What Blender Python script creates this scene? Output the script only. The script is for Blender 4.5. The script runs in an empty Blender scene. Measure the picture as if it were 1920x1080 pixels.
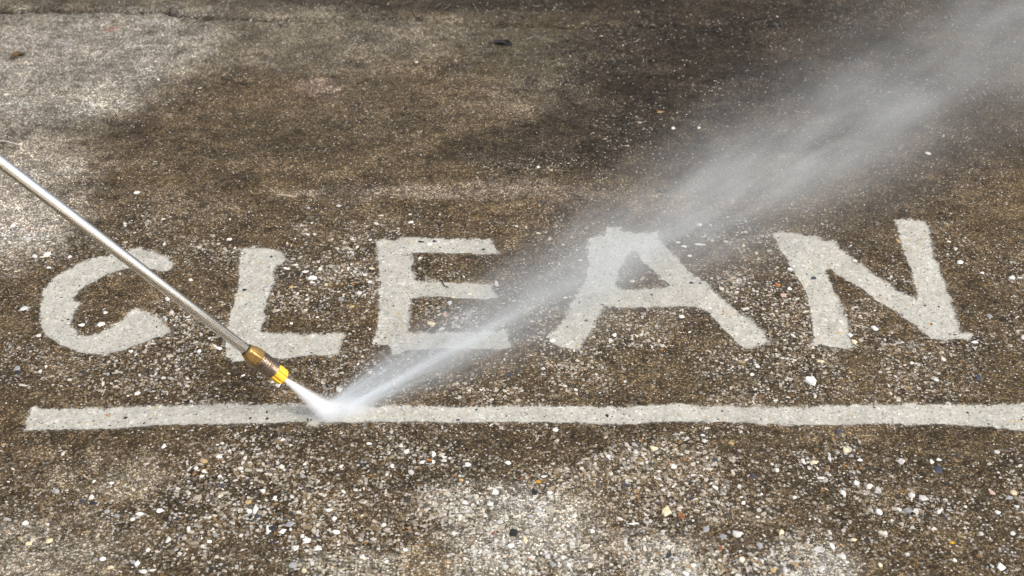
import bpy, bmesh, math, random
import numpy as np
from mathutils import Vector, Matrix

random.seed(7)
rng = np.random.default_rng(11)
SC = bpy.context.scene
COL = SC.collection

# ------------------------------------------------------------------ camera
PITCH = math.radians(34.0)
DIST = 2.0
LENS = 50.0
CAM = np.array([0.0, -DIST * math.cos(PITCH), DIST * math.sin(PITCH)])
FWD = np.array([0.0, math.cos(PITCH), -math.sin(PITCH)])
UPV = np.array([0.0, math.sin(PITCH), math.cos(PITCH)])
RGT = np.array([1.0, 0.0, 0.0])
FPX = 1920 * LENS / 36.0
cam_data = bpy.data.cameras.new('camera')
cam = bpy.data.objects.new('camera', cam_data)
COL.objects.link(cam)
cam.location = CAM
cam.rotation_euler = (math.pi / 2 - PITCH, 0, 0)
cam_data.lens = LENS
cam_data.sensor_width = 36.0
cam_data.clip_start = 0.02
cam_data.clip_end = 300
cam_data.dof.use_dof = True
cam_data.dof.focus_distance = 1.84
cam_data.dof.aperture_fstop = 8.0
SC.camera = cam

# ------------------------------------------------------------------ sky and sun (bright hazy overcast)
SUN_EL, SUN_AZ = math.radians(46), math.radians(122)     # azimuth: clockwise from +Y
world = bpy.data.worlds.new('World')
SC.world = world
world.use_nodes = True
wn, wl = world.node_tree.nodes, world.node_tree.links
wn.clear()
sky = wn.new('ShaderNodeTexSky')
sky.sky_type = 'NISHITA'
sky.sun_disc = False
sky.sun_elevation = SUN_EL
sky.sun_rotation = SUN_AZ
sky.dust_density = 5.0
bw = wn.new('ShaderNodeRGBToBW')
mixw = wn.new('ShaderNodeMix'); mixw.data_type = 'RGBA'
mixw.inputs[0].default_value = 0.62
bg = wn.new('ShaderNodeBackground')
bg.inputs['Strength'].default_value = 0.12
wo = wn.new('ShaderNodeOutputWorld')
wl.new(sky.outputs[0], bw.inputs[0])
wl.new(sky.outputs[0], mixw.inputs[6])
wl.new(bw.outputs[0], mixw.inputs[7])
wl.new(mixw.outputs[2], bg.inputs['Color'])
wl.new(bg.outputs[0], wo.inputs['Surface'])
sun_data = bpy.data.lights.new('sun', 'SUN')
sun_data.energy = 1.5
sun_data.angle = math.radians(30)
sun_data.color = (1.0, 0.965, 0.91)
sun = bpy.data.objects.new('sun', sun_data)
COL.objects.link(sun)
sd = Vector((math.sin(SUN_AZ) * math.cos(SUN_EL), math.cos(SUN_AZ) * math.cos(SUN_EL), math.sin(SUN_EL)))
sun.rotation_euler = sd.to_track_quat('Z', 'Y').to_euler()
sun.location = sd * 10

SC.view_settings.view_transform = 'Standard'
SC.view_settings.look = 'None'
SC.view_settings.exposure = 0.62
SC.view_settings.gamma = 1.0
SC.render.engine = 'CYCLES'
SC.cycles.use_denoising = True
SC.cycles.denoiser = 'OPENIMAGEDENOISE'
SC.cycles.denoising_input_passes = 'RGB_ALBEDO_NORMAL'
SC.cycles.use_adaptive_sampling = True
SC.cycles.adaptive_threshold = 0.06
SC.cycles.adaptive_min_samples = 16
SC.cycles.max_bounces = 10
SC.cycles.diffuse_bounces = 1
SC.cycles.glossy_bounces = 3
SC.cycles.volume_bounces = 6
SC.cycles.volume_max_steps = 512
SC.cycles.sample_clamp_indirect = 6.0

# ------------------------------------------------------------------ helpers
def ray(px, py):
    return (FWD * FPX + RGT * (px - 960) + UPV * (540 - py)) / FPX

def G(px, py):                      # where a line of sight meets the slab
    v = ray(px, py)
    return CAM + v * (-CAM[2] / v[2])

def mm_per_px(px, py):
    return float((G(px, py) - CAM) @ FWD) / FPX

def lin(r, g, b):
    c = np.array([r, g, b]) / 255.0
    return np.where(c <= 0.04045, c / 12.92, ((c + 0.055) / 1.055) ** 2.4)

def vhash(ix, iy, seed):
    h = (ix.astype(np.int64) * 374761393 + iy.astype(np.int64) * 668265263 + seed * 2147483647) & 0xFFFFFFFF
    h = ((h ^ (h >> 13)) * 1274126177) & 0xFFFFFFFF
    h = h ^ (h >> 16)
    return (h & 0xFFFFFF).astype(np.float64) / 0xFFFFFF

def vnoise(x, y, s, seed):
    u, v = x * s, y * s
    iu, iv = np.floor(u), np.floor(v)
    fu, fv = u - iu, v - iv
    fu = fu * fu * (3 - 2 * fu); fv = fv * fv * (3 - 2 * fv)
    a = vhash(iu, iv, seed); b = vhash(iu + 1, iv, seed)
    c = vhash(iu, iv + 1, seed); d = vhash(iu + 1, iv + 1, seed)
    return (a + (b - a) * fu) * (1 - fv) + (c + (d - c) * fu) * fv

def fbm(x, y, s, seed, oct=4):
    t, amp, tot = 0.0, 1.0, 0.0
    for k in range(oct):
        t = t + amp * vnoise(x, y, s * 2.03 ** k, seed + 17 * k)
        tot += amp; amp *= 0.55
    return t / tot

def sstep(a, b, x):
    t = np.clip((x - a) / (b - a), 0, 1)
    return t * t * (3 - 2 * t)

def tag(o, label=None, cat=None, kind=None, group=None):
    if label: o['label'] = label
    if cat: o['category'] = cat
    if kind: o['kind'] = kind
    if group: o['group'] = group
    return o

def link(name, mesh, parent=None, mat=None):
    o = bpy.data.objects.new(name, mesh)
    COL.objects.link(o)
    if parent is not None: o.parent = parent
    if mat is not None:
        mesh.materials.clear(); mesh.materials.append(mat)
    return o

def np_mesh(name, V, faces_flat, sizes, smooth=False):
    me = bpy.data.meshes.new(name)
    me.vertices.add(len(V)); me.vertices.foreach_set('co', np.ascontiguousarray(V, dtype=np.float32).ravel())
    me.loops.add(len(faces_flat)); me.loops.foreach_set('vertex_index', np.ascontiguousarray(faces_flat, dtype=np.int32))
    starts = np.concatenate([[0], np.cumsum(sizes)[:-1]]).astype(np.int32)
    me.polygons.add(len(sizes)); me.polygons.foreach_set('loop_start', starts)
    me.polygons.foreach_set('use_smooth', np.full(len(sizes), smooth, dtype=bool))
    me.update(calc_edges=True)
    return me

def attr_f(me, name, a):
    at = me.attributes.new(name, 'FLOAT', 'POINT'); at.data.foreach_set('value', np.ascontiguousarray(a, dtype=np.float32))

def attr_c(me, name, a):
    at = me.attributes.new(name, 'FLOAT_COLOR', 'POINT')
    b = np.ones((len(a), 4), dtype=np.float32); b[:, :3] = a
    at.data.foreach_set('color', b.ravel())

class NT:
    """tiny node-tree writer"""
    def __init__(self, mat):
        mat.use_nodes = True
        self.t = mat.node_tree; self.t.nodes.clear()
    def n(self, typ, **kw):
        nd = self.t.nodes.new(typ)
        for k, v in kw.items(): setattr(nd, k, v)
        return nd
    def put(self, sock, v):
        if isinstance(v, bpy.types.NodeSocket): self.t.links.new(v, sock)
        else: sock.default_value = v
    def math(self, op, a, b=0.0, c=None, clamp=False):
        nd = self.n('ShaderNodeMath', operation=op, use_clamp=clamp)
        self.put(nd.inputs[0], a); self.put(nd.inputs[1], b)
        if c is not None: self.put(nd.inputs[2], c)
        return nd.outputs[0]
    def mix(self, f, a, b, mode='MIX'):
        nd = self.n('ShaderNodeMix', data_type='RGBA', blend_type=mode)
        self.put(nd.inputs[0], f)
        self.put(nd.inputs[6], a if isinstance(a, bpy.types.NodeSocket) else (*a, 1))
        self.put(nd.inputs[7], b if isinstance(b, bpy.types.NodeSocket) else (*b, 1))
        return nd.outputs[2]
    def smooth(self, x, lo, hi, to0=0.0, to1=1.0):
        nd = self.n('ShaderNodeMapRange', interpolation_type='SMOOTHSTEP')
        self.put(nd.inputs[0], x); nd.inputs[1].default_value = lo; nd.inputs[2].default_value = hi
        nd.inputs[3].default_value = to0; nd.inputs[4].default_value = to1
        return nd.outputs[0]
    def ramp(self, x, stops, interp='LINEAR'):
        nd = self.n('ShaderNodeValToRGB'); cr = nd.color_ramp; cr.interpolation = interp
        while len(cr.elements) < len(stops): cr.elements.new(0.5)
        for e, (p, c) in zip(cr.elements, stops): e.position = p; e.color = (*c, 1)
        self.put(nd.inputs[0], x)
        return nd.outputs[0]
    def attr(self, name):
        return self.n('ShaderNodeAttribute', attribute_name=name)
    def noise(self, vec, scale, detail=2.0, rough=0.5):
        nd = self.n('ShaderNodeTexNoise'); self.put(nd.inputs['Vector'], vec)
        nd.inputs['Scale'].default_value = scale; nd.inputs['Detail'].default_value = detail
        nd.inputs['Roughness'].default_value = rough
        return nd.outputs[0]
    def vor(self, vec, scale, rnd=1.0):
        nd = self.n('ShaderNodeTexVoronoi'); self.put(nd.inputs['Vector'], vec)
        nd.inputs['Scale'].default_value = scale; nd.inputs['Randomness'].default_value = rnd
        return nd

# ------------------------------------------------------------------ materials
def ground_material():
    m = bpy.data.materials.new('weathered_concrete')
    N = NT(m)
    pos = N.n('ShaderNodeTexCoord').outputs['Object']
    film = N.attr('film').outputs['Color']
    grain = N.attr('grain').outputs['Fac']
    sdf = N.attr('sdf').outputs['Fac']
    v1 = N.vor(pos, 230); v2 = N.vor(pos, 430); v3 = N.vor(pos, 150)
    s1 = N.n('ShaderNodeSeparateColor'); N.put(s1.inputs[0], v1.outputs['Color'])
    s2 = N.n('ShaderNodeSeparateColor'); N.put(s2.inputs[0], v2.outputs['Color'])
    s3 = N.n('ShaderNodeSeparateColor'); N.put(s3.inputs[0], v3.outputs['Color'])
    nf = N.noise(pos, 520, 3, 0.65)
    nm = N.noise(pos, 60, 4, 0.6)
    stops = [(0.0, (.020, .013, .007)), (0.36, (.040, .027, .014)), (0.56, (.105, .075, .044)), (0.74, (.24, .195, .14)),
             (0.88, (.47, .43, .37)), (0.97, (.72, .70, .66))]
    g1 = N.ramp(s1.outputs[0], stops)
    # orange, rust and slate grains among the pale ones
    g1 = N.mix(N.math('GREATER_THAN', s1.outputs[1], 0.985), g1, (.40, .20, .06))
    g1 = N.mix(N.math('GREATER_THAN', s1.outputs[2], 0.95), g1, (.08, .085, .10))
    m1 = N.smooth(v1.outputs['Distance'], 0.62, 0.40)
    m2 = N.smooth(v2.outputs['Distance'], 0.66, 0.42)
    # sandy skin: pits and grains of the film's own colour
    pit = N.ramp(s2.outputs[0], [(0.0, (.22,) * 3), (0.30, (.42,) * 3), (0.60, (.95,) * 3), (0.85, (1.65,) * 3), (1.0, (2.5,) * 3)])
    pit = N.mix(m2, (.42, .40, .37), pit)
    mott = N.smooth(nf, 0.30, 0.70, 0.55, 1.45)
    mott2 = N.smooth(nm, 0.30, 0.70, 0.78, 1.22)
    vm = N.n('ShaderNodeVectorMath', operation='SCALE'); N.put(vm.inputs[0], film); N.put(vm.inputs['Scale'], N.math('MULTIPLY', mott, mott2))
    dirt = N.mix(1.0, vm.outputs[0], pit, 'MULTIPLY')
    speck = N.math('MULTIPLY', N.math('GREATER_THAN', s2.outputs[2], N.math('MULTIPLY_ADD', grain, -0.085, 0.998)), m2)
    c = N.mix(speck, dirt, (.62, .60, .56))
    c = N.mix(N.math('MULTIPLY', m1, N.math('MULTIPLY', grain, 0.80)), c, g1)
    # washed-clean concrete
    cl = N.ramp(s2.outputs[1], [(0.0, (.29, .275, .235)), (0.15, (.425, .408, .352)), (0.6, (.475, .457, .400)), (0.93, (.515, .50, .45)), (1.0, (.66, .655, .63))])
    cl = N.mix(N.math('MULTIPLY', N.math('GREATER_THAN', s1.outputs[1], 0.965), N.smooth(v1.outputs['Distance'], 0.5, 0.35)), cl, (.50, .36, .20))
    cl = N.mix(N.math('MULTIPLY', N.math('GREATER_THAN', s2.outputs[2], 0.987), m2), cl, (.07, .065, .06))
    cl = N.mix(N.math('MULTIPLY', N.math('GREATER_THAN', s3.outputs[2], 0.93), N.smooth(v3.outputs['Distance'], 0.35, 0.25)), cl, (.62, .60, .57))
    vm2 = N.n('ShaderNodeVectorMath', operation='SCALE'); N.put(vm2.inputs[0], cl); N.put(vm2.inputs['Scale'], N.smooth(nm, 0.25, 0.75, 0.88, 1.10))
    cl = vm2.outputs[0]
    e1 = N.math('MULTIPLY', N.math('SUBTRACT', nf, 0.5), 0.006)
    e2 = N.math('MULTIPLY', N.math('SUBTRACT', nm, 0.5), 0.012)
    e3 = N.math('MULTIPLY', N.math('SUBTRACT', s2.outputs[0], 0.5), 0.003)
    sd_ = N.math('ADD', N.math('ADD', sdf, e1), N.math('ADD', e2, e3))
    cm = N.smooth(sd_, -0.0013, 0.0017)
    half = N.math('MULTIPLY', N.smooth(sd_, -0.006, 0.001), N.smooth(nm, .35, .65, .05, .26))
    c = N.mix(half, c, cl)                                # half-cleaned fringe
    left = N.math('MULTIPLY', N.smooth(N.noise(pos, 26, 5, .6), .50, .72), .30)
    cl = N.mix(left, cl, N.mix(0.45, film, (.40, .36, .29)))   # grime the jet left behind
    c = N.mix(cm, c, cl)
    b = N.n('ShaderNodeBsdfPrincipled')
    N.put(b.inputs['Base Color'], c)
    N.put(b.inputs['Roughness'], N.smooth(nm, 0.3, 0.7, 0.55, 0.80))
    b.inputs['Specular IOR Level'].default_value = 0.16
    hgt = N.math('ADD', N.math('MULTIPLY', m1, 0.5), N.math('ADD', N.math('MULTIPLY', m2, 0.3), N.math('MULTIPLY', nf, 0.7)))
    hgt = N.math('MULTIPLY', hgt, N.math('SUBTRACT', 1.0, N.math('MULTIPLY', cm, 0.75)))
    bp = N.n('ShaderNodeBump'); bp.inputs['Strength'].default_value = 0.55; bp.inputs['Distance'].default_value = 0.0014
    N.put(bp.inputs['Height'], hgt)
    N.put(b.inputs['Normal'], bp.outputs[0])
    o = N.n('ShaderNodeOutputMaterial'); N.t.links.new(b.outputs[0], o.inputs[0])
    return m

def stone_material(name, source):
    m = bpy.data.materials.new(name)
    N = NT(m)
    pos = N.n('ShaderNodeNewGeometry').outputs['Position']
    if source == 'object':
        col = N.n('ShaderNodeObjectInfo').outputs['Color']
    else:
        col = N.attr('tone').outputs['Color']
    nz = N.noise(pos, 420, 4, 0.6)
    nd = N.noise(pos, 150, 3, 0.6)
    vm = N.n('ShaderNodeVectorMath', operation='SCALE'); N.put(vm.inputs[0], col); N.put(vm.inputs['Scale'], N.smooth(nz, 0.25, 0.75, 0.80, 1.10))
    c = N.mix(N.smooth(nd, 0.56, 0.74, 0.0, 0.65), vm.outputs[0], (.11, .08, .048))
    b = N.n('ShaderNodeBsdfPrincipled')
    N.put(b.inputs['Base Color'], c)
    b.inputs['Roughness'].default_value = 0.5
    b.inputs['Specular IOR Level'].default_value = 0.25
    bp = N.n('ShaderNodeBump'); bp.inputs['Strength'].default_value = 0.3; bp.inputs['Distance'].default_value = 0.0008
    N.put(bp.inputs['Height'], nz); N.put(b.inputs['Normal'], bp.outputs[0])
    o = N.n('ShaderNodeOutputMaterial'); N.t.links.new(b.outputs[0], o.inputs[0])
    return m

def metal_material(name, base, rough, stain=None, stain_amt=0.5, metallic=1.0, scale=90, stretch=None):
    m = bpy.data.materials.new(name)
    N = NT(m)
    pos = N.n('ShaderNodeTexCoord').outputs['Object']
    if stretch:
        mp = N.n('ShaderNodeMapping'); N.put(mp.inputs[0], pos); mp.inputs['Scale'].default_value = stretch; vec = mp.outputs[0]
    else: vec = pos
    nz = N.noise(vec, scale, 5, 0.65)
    c = base
    if stain is not None:
        c = N.mix(N.smooth(nz, 0.45, 0.68, 0.0, stain_amt), base, stain)
    b = N.n('ShaderNodeBsdfPrincipled')
    if stain is not None: N.put(b.inputs['Base Color'], c)
    else: b.inputs['Base Color'].default_value = (*base, 1)
    b.inputs['Metallic'].default_value = metallic
    N.put(b.inputs['Roughness'], N.smooth(nz, 0.3, 0.7, rough * 0.8, min(1, rough * 1.35)))
    bp = N.n('ShaderNodeBump'); bp.inputs['Strength'].default_value = 0.12; bp.inputs['Distance'].default_value = 0.0006
    N.put(bp.inputs['Height'], nz); N.put(b.inputs['Normal'], bp.outputs[0])
    o = N.n('ShaderNodeOutputMaterial'); N.t.links.new(b.outputs[0], o.inputs[0])
    return m

M_GROUND = ground_material()
M_CHIP = stone_material('stone_chip', 'object')
M_GRIT = stone_material('stone_grit', 'tone')

# ------------------------------------------------------------------ the washed letters: outlines on the slab
def unz(pts, s, ox, oy):
    return [(ox + x / s, oy + y / s) for x, y in pts]
LET = {}
LET['C'] = unz([(860,150),(940,125),(1000,105),(1060,130),(1160,150),(1230,185),(1275,235),(1265,285),(1210,310),(1150,305),(1090,282),(920,272),(860,285),
    (760,318),(690,345),(640,380),(560,410),(500,455),(450,520),(445,560),(495,572),(490,600),(450,640),(425,700),(415,750),(460,800),(480,835),(560,850),
    (660,825),(760,780),(830,735),(880,695),(930,640),(985,622),(1030,650),(1080,660),(1120,690),(1190,710),(1195,745),(1230,770),(1265,815),(1200,850),
    (1100,890),(990,925),(900,960),(800,985),(680,1000),(560,1000),(440,965),(330,920),(240,865),(175,810),(155,740),(155,650),(175,540),(205,440),(290,355),
    (400,285),(480,240),(580,205),(680,180),(760,165)], 4.5, 40, 440)
LET['L'] = unz([(205,110),(330,92),(430,100),(520,125),(570,150),(585,200),(560,240),(505,250),(490,300),(495,370),(470,440),(440,520),(430,600),(410,690),
    (385,770),(480,795),(620,795),(780,800),(900,800),(1030,790),(1065,810),(1045,870),(1025,930),(1010,960),(880,970),(740,980),(600,995),(480,990),(400,1010),
    (240,1020),(160,1030),(110,990),(100,900),(115,800),(120,720),(135,650),(165,560),(190,470),(205,380),(210,280),(215,180),(265,150),(240,125)], 4.32, 400, 440)
LET['E'] = unz([(110,95),(170,80),(280,85),(290,62),(420,65),(640,75),(820,75),(940,68),(1030,68),(1055,100),(1085,145),(1095,200),(1000,205),(860,190),(700,192),
    (520,190),(390,190),(400,260),(400,340),(420,380),(410,415),(540,420),(700,432),(860,435),(1040,435),(1060,480),(1105,545),(1000,560),(800,560),(640,545),
    (500,545),(405,560),(385,640),(375,740),(360,835),(560,835),(760,830),(960,828),(1080,822),(1160,812),(1180,870),(1215,950),(1100,960),(960,962),(800,968),
    (640,962),(500,970),(340,975),(310,1000),(250,1008),(225,960),(210,930),(80,920),(100,870),(120,800),(130,700),(135,600),(130,500),(150,440),(125,380),
    (120,280),(115,180)], 4.32, 680, 430)
LET['A'] = unz([(390,150),(430,130),(510,135),(540,60),(630,65),(650,95),(740,110),(930,95),(945,130),(920,150),(1000,215),(1070,290),(1140,370),(1210,430),
    (1300,490),(1370,560),(1440,630),(1530,700),(1600,755),(1680,820),(1750,880),(1810,960),(1720,990),(1620,1020),(1580,1005),(1520,930),(1440,860),(1380,790),
    (1340,740),(1260,695),(1180,680),(1000,685),(800,690),(640,690),(510,675),(490,730),(450,800),(400,880),(350,970),(315,1025),(200,1000),(110,970),(80,945),
    (80,900),(140,880),(180,800),(230,700),(290,610),(340,530),(380,440),(395,340),(392,240)], 4.154, 1010, 410)
A_HOLE = unz([(735,245),(775,270),(800,310),(860,370),(930,430),(1025,520),(960,535),(840,545),(640,545),(600,500),(620,440),(660,350),(695,285)], 4.154, 1010, 410)
LET['N'] = unz([(85,155),(150,135),(280,155),(430,175),(450,205),(540,205),(590,270),(650,320),(720,370),(790,430),(870,475),(940,515),(1020,580),(1100,615),
    (1170,650),(1165,600),(1145,530),(1125,450),(1090,370),(1060,290),(1035,200),(1025,130),(990,50),(1100,48),(1225,55),(1250,110),(1265,220),(1290,330),
    (1330,420),(1370,510),(1400,600),(1425,680),(1445,770),(1470,850),(1490,900),(1580,905),(1560,945),(1480,940),(1380,945),(1270,935),(1200,880),(1120,820),
    (1050,770),(960,700),(860,650),(780,590),(700,540),(620,490),(560,450),(510,410),(470,430),(500,490),(540,580),(580,660),(610,730),(640,800),(650,880),
    (670,960),(680,1000),(640,1010),(520,1000),(400,985),(385,900),(370,810),(350,700),(325,600),(290,520),(240,440),(190,360),(140,270)], 4.0, 1430, 400)
LET['line'] = [(62,765),(110,768),(200,763),(300,760),(400,757),(530,757),(600,757),(700,759),(850,762),(960,760),(1060,762),(1160,764),(1240,760),(1300,758),
    (1400,762),(1500,764),(1600,759),(1700,757),(1820,759),(1880,757),(1960,752),(2060,750),(2160,753),(2165,815),(2050,815),(1960,810),(1900,806),(1850,798),
    (1780,794),(1700,795),(1600,796),(1520,797),(1430,794),(1340,790),(1260,791),(1180,796),(1060,794),(960,790),(850,792),(700,791),(640,792),(602,790),
    (598,800),(582,800),(575,790),(500,793),(400,794),(300,797),(200,802),(120,805),(45,807),(52,785)]
POLY = {k: np.array([G(x, y)[:2] for x, y in v]) for k, v in LET.items()}
HOLE = np.array([G(x, y)[:2] for x, y in A_HOLE])

def poly_sdf(P, x, y):              # positive inside, metres
    d2 = np.full(x.shape, 1e9); ins = np.zeros(x.shape, dtype=bool)
    n = len(P)
    for i in range(n):
        ax, ay = P[i]; bx, by = P[(i + 1) % n]
        ex, ey = bx - ax, by - ay
        t = np.clip(((x - ax) * ex + (y - ay) * ey) / (ex * ex + ey * ey + 1e-12), 0, 1)
        d2 = np.minimum(d2, (x - ax - t * ex) ** 2 + (y - ay - t * ey) ** 2)
        if ay != by:
            ins ^= ((ay > y) != (by > y)) & (x < (bx - ax) * (y - ay) / (by - ay) + ax)
    return np.where(ins, 1, -1) * np.sqrt(d2)

def clean_fields(x, y):
    """signed distance into the washed marks and which mark is nearest"""
    best = np.full(x.shape, -0.05); which = np.full(x.shape, -1, dtype=np.int32)
    for i, k in enumerate(('C', 'L', 'E', 'A', 'N', 'line')):
        P = POLY[k]; lo = P.min(0) - 0.05; hi = P.max(0) + 0.05
        s = (x > lo[0]) & (x < hi[0]) & (y > lo[1]) & (y < hi[1])
        if not s.any(): continue
        d = poly_sdf(P, x[s], y[s])
        if k == 'A': d = np.minimum(d, -poly_sdf(HOLE, x[s], y[s]))
        cur = best[s]; w = which[s]
        up = d > cur
        cur[up] = d[up]; w[up] = i
        best[s] = cur; which[s] = w
    return best, which

# ------------------------------------------------------------------ stains, relief and gravel exposure of the slab
CRACK = np.array([G(x / 2, y / 2)[:2] for x, y in [(-700,20),(-200,33),(0,35),(150,34),(300,40),(460,38),(540,46),(600,38),(700,52),(800,70),(860,68),(960,66),(1100,72),
                  (1200,82),(1300,72),(1400,72),(1700,84),(2100,96),(2700,104),(4200,112)]])

def seg_dist(P, x, y):
    d2 = np.full(x.shape, 1e9); tt = np.zeros(x.shape)
    for i in range(len(P) - 1):
        ax, ay = P[i]; ex, ey = P[i + 1] - P[i]
        t = np.clip(((x - ax) * ex + (y - ay) * ey) / (ex * ex + ey * ey), 0, 1)
        q = (x - ax - t * ex) ** 2 + (y - ay - t * ey) ** 2
        u = q < d2
        d2 = np.where(u, q, d2); tt = np.where(u, i + t, tt)
    return np.sqrt(d2), tt

# centre px, radii px, colour (dirt, algae, bare cement), strength
STAINS = [
    (300, 60, 560, 70, (128,120,106), .8), (130, 120, 270, 110, (160,153,142), .9), (60, 190, 170, 60, (148,141,129), .7),
    (180, 190, 60, 30, (170,162,148), .8), (30, 350, 170, 120, (158,149,135), .85), (20, 420, 120, 60, (174,166,154), .7),
    (620, 90, 240, 60, (112,103,88), .7), (330, 240, 150, 60, (90,77,58), .7), (480, 180, 200, 60, (98,83,62), .6),
    (430, 70, 30, 60, (88,78,60), .5), (800, 190, 260, 100, (104,91,72), .6), (600, 170, 40, 18, (160,140,125), .7),
    (1020, 180, 110, 45, (126,114,96), .8), (1040, 100, 120, 50, (104,97,80), .7), (1270, 120, 215, 100, (54,46,37), .8),
    (1130, 190, 120, 70, (56,49,40), .6), (1500, 110, 300, 150, (56,49,42), .7), (1000, 290, 220, 40, (60,52,41), .65),
    (1180, 270, 160, 60, (54,47,39), .65), (500, 310, 60, 22, (112,97,76), .6), (480, 325, 30, 10, (60,50,38), .6),
    (860, 2, 480, 20, (44,38,29), .7), (1500, 10, 500, 60, (50,43,35), .5), (200, 5, 300, 10, (100,92,78), .6),
    (850, 364, 330, 14, (138,125,108), .85), (1400, 385, 420, 14, (112,97,80), .55), (240, 430, 100, 40, (70,59,43), .6),
    (330, 390, 130, 30, (110,96,78), .5), (1830, 590, 160, 130, (84,71,51), .6), (1700, 250, 260, 90, (86,74,60), .6),
    (570, 590, 110, 50, (100,85,62), .6), (1300, 530, 90, 60, (108,95,82), .6), (1280, 690, 260, 40, (106,92,70), .7),
    (700, 600, 30, 70, (98,80,54), .6), (1580, 650, 18, 12, (40,32,24), .8), (1520, 692, 22, 10, (48,40,30), .6),
    (300, 700, 200, 40, (98,82,60), .5), (560, 735, 200, 14, (74,62,45), .4), (900, 812, 320, 16, (70,59,43), .5),
    (350, 905, 50, 45, (66,55,39), .7), (220, 895, 90, 35, (168,156,134), .45), (60, 1050, 190, 70, (182,175,160), .4),
    (1000, 980, 150, 90, (192,185,170), .78), (900, 1060, 200, 50, (182,174,158), .7), (1240, 1050, 90, 60, (186,179,165), .6),
    (1500, 1050, 100, 60, (184,178,166), .55), (650, 1060, 120, 40, (160,152,136), .7), (1230, 900, 120, 50, (120,106,84), .6),
    (1500, 830, 200, 30, (110,95,72), .6), (1620, 1010, 60, 60, (70,56,36), .5), (480, 870, 150, 30, (110,94,70), .5),
    (1700, 880, 200, 30, (78,64,44), .5), (700, 900, 160, 40, (84,68,46), .5), (1120, 980, 60, 60, (90,74,50), .6),
    (210, 46, 10, 6, (176,120,110), .8), (345, 202, 14, 5, (58,46,32), .8), (328, 217, 8, 6, (56,46,34), .8),
    (1580, 470, 30, 16, (60,54,48), .5), (780, 1060, 60, 60, (120,98,62), .6),
]
# px centre, radii, gravel exposure
GRAVEL = [(960, 470, 1400, 70, .30), (960, 640, 1400, 130, .50), (960, 960, 1400, 170, 1.0), (620, 510, 90, 70, .45), (960, 600, 120, 60, .25), (1380, 560, 70, 40, .45),
          (1300, 430, 140, 30, .4), (430, 400, 200, 40, .15), (1000, 320, 140, 30, .14), (570, 600, 80, 30, -.25), (1300, 500, 60, 40, -.3), (1280, 700, 200, 30, -.25),
          (1450, 830, 160, 25, -.3), (1230, 900, 90, 30, -.35), (1440, 640, 60, 30, -.2), (1780, 480, 160, 60, .1), (700, 620, 30, 60, -.3)]

def blob(x, y, cx, cy, rx, ry):
    c = G(cx, cy); k = mm_per_px(cx, cy)
    wy = 0.5 * abs(G(cx, cy - min(ry, cy + 60))[1] - G(cx, cy + ry)[1]) + 1e-4
    return np.exp(-(((x - c[0]) / (rx * k)) ** 2 + ((y - c[1]) / wy) ** 2))

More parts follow.
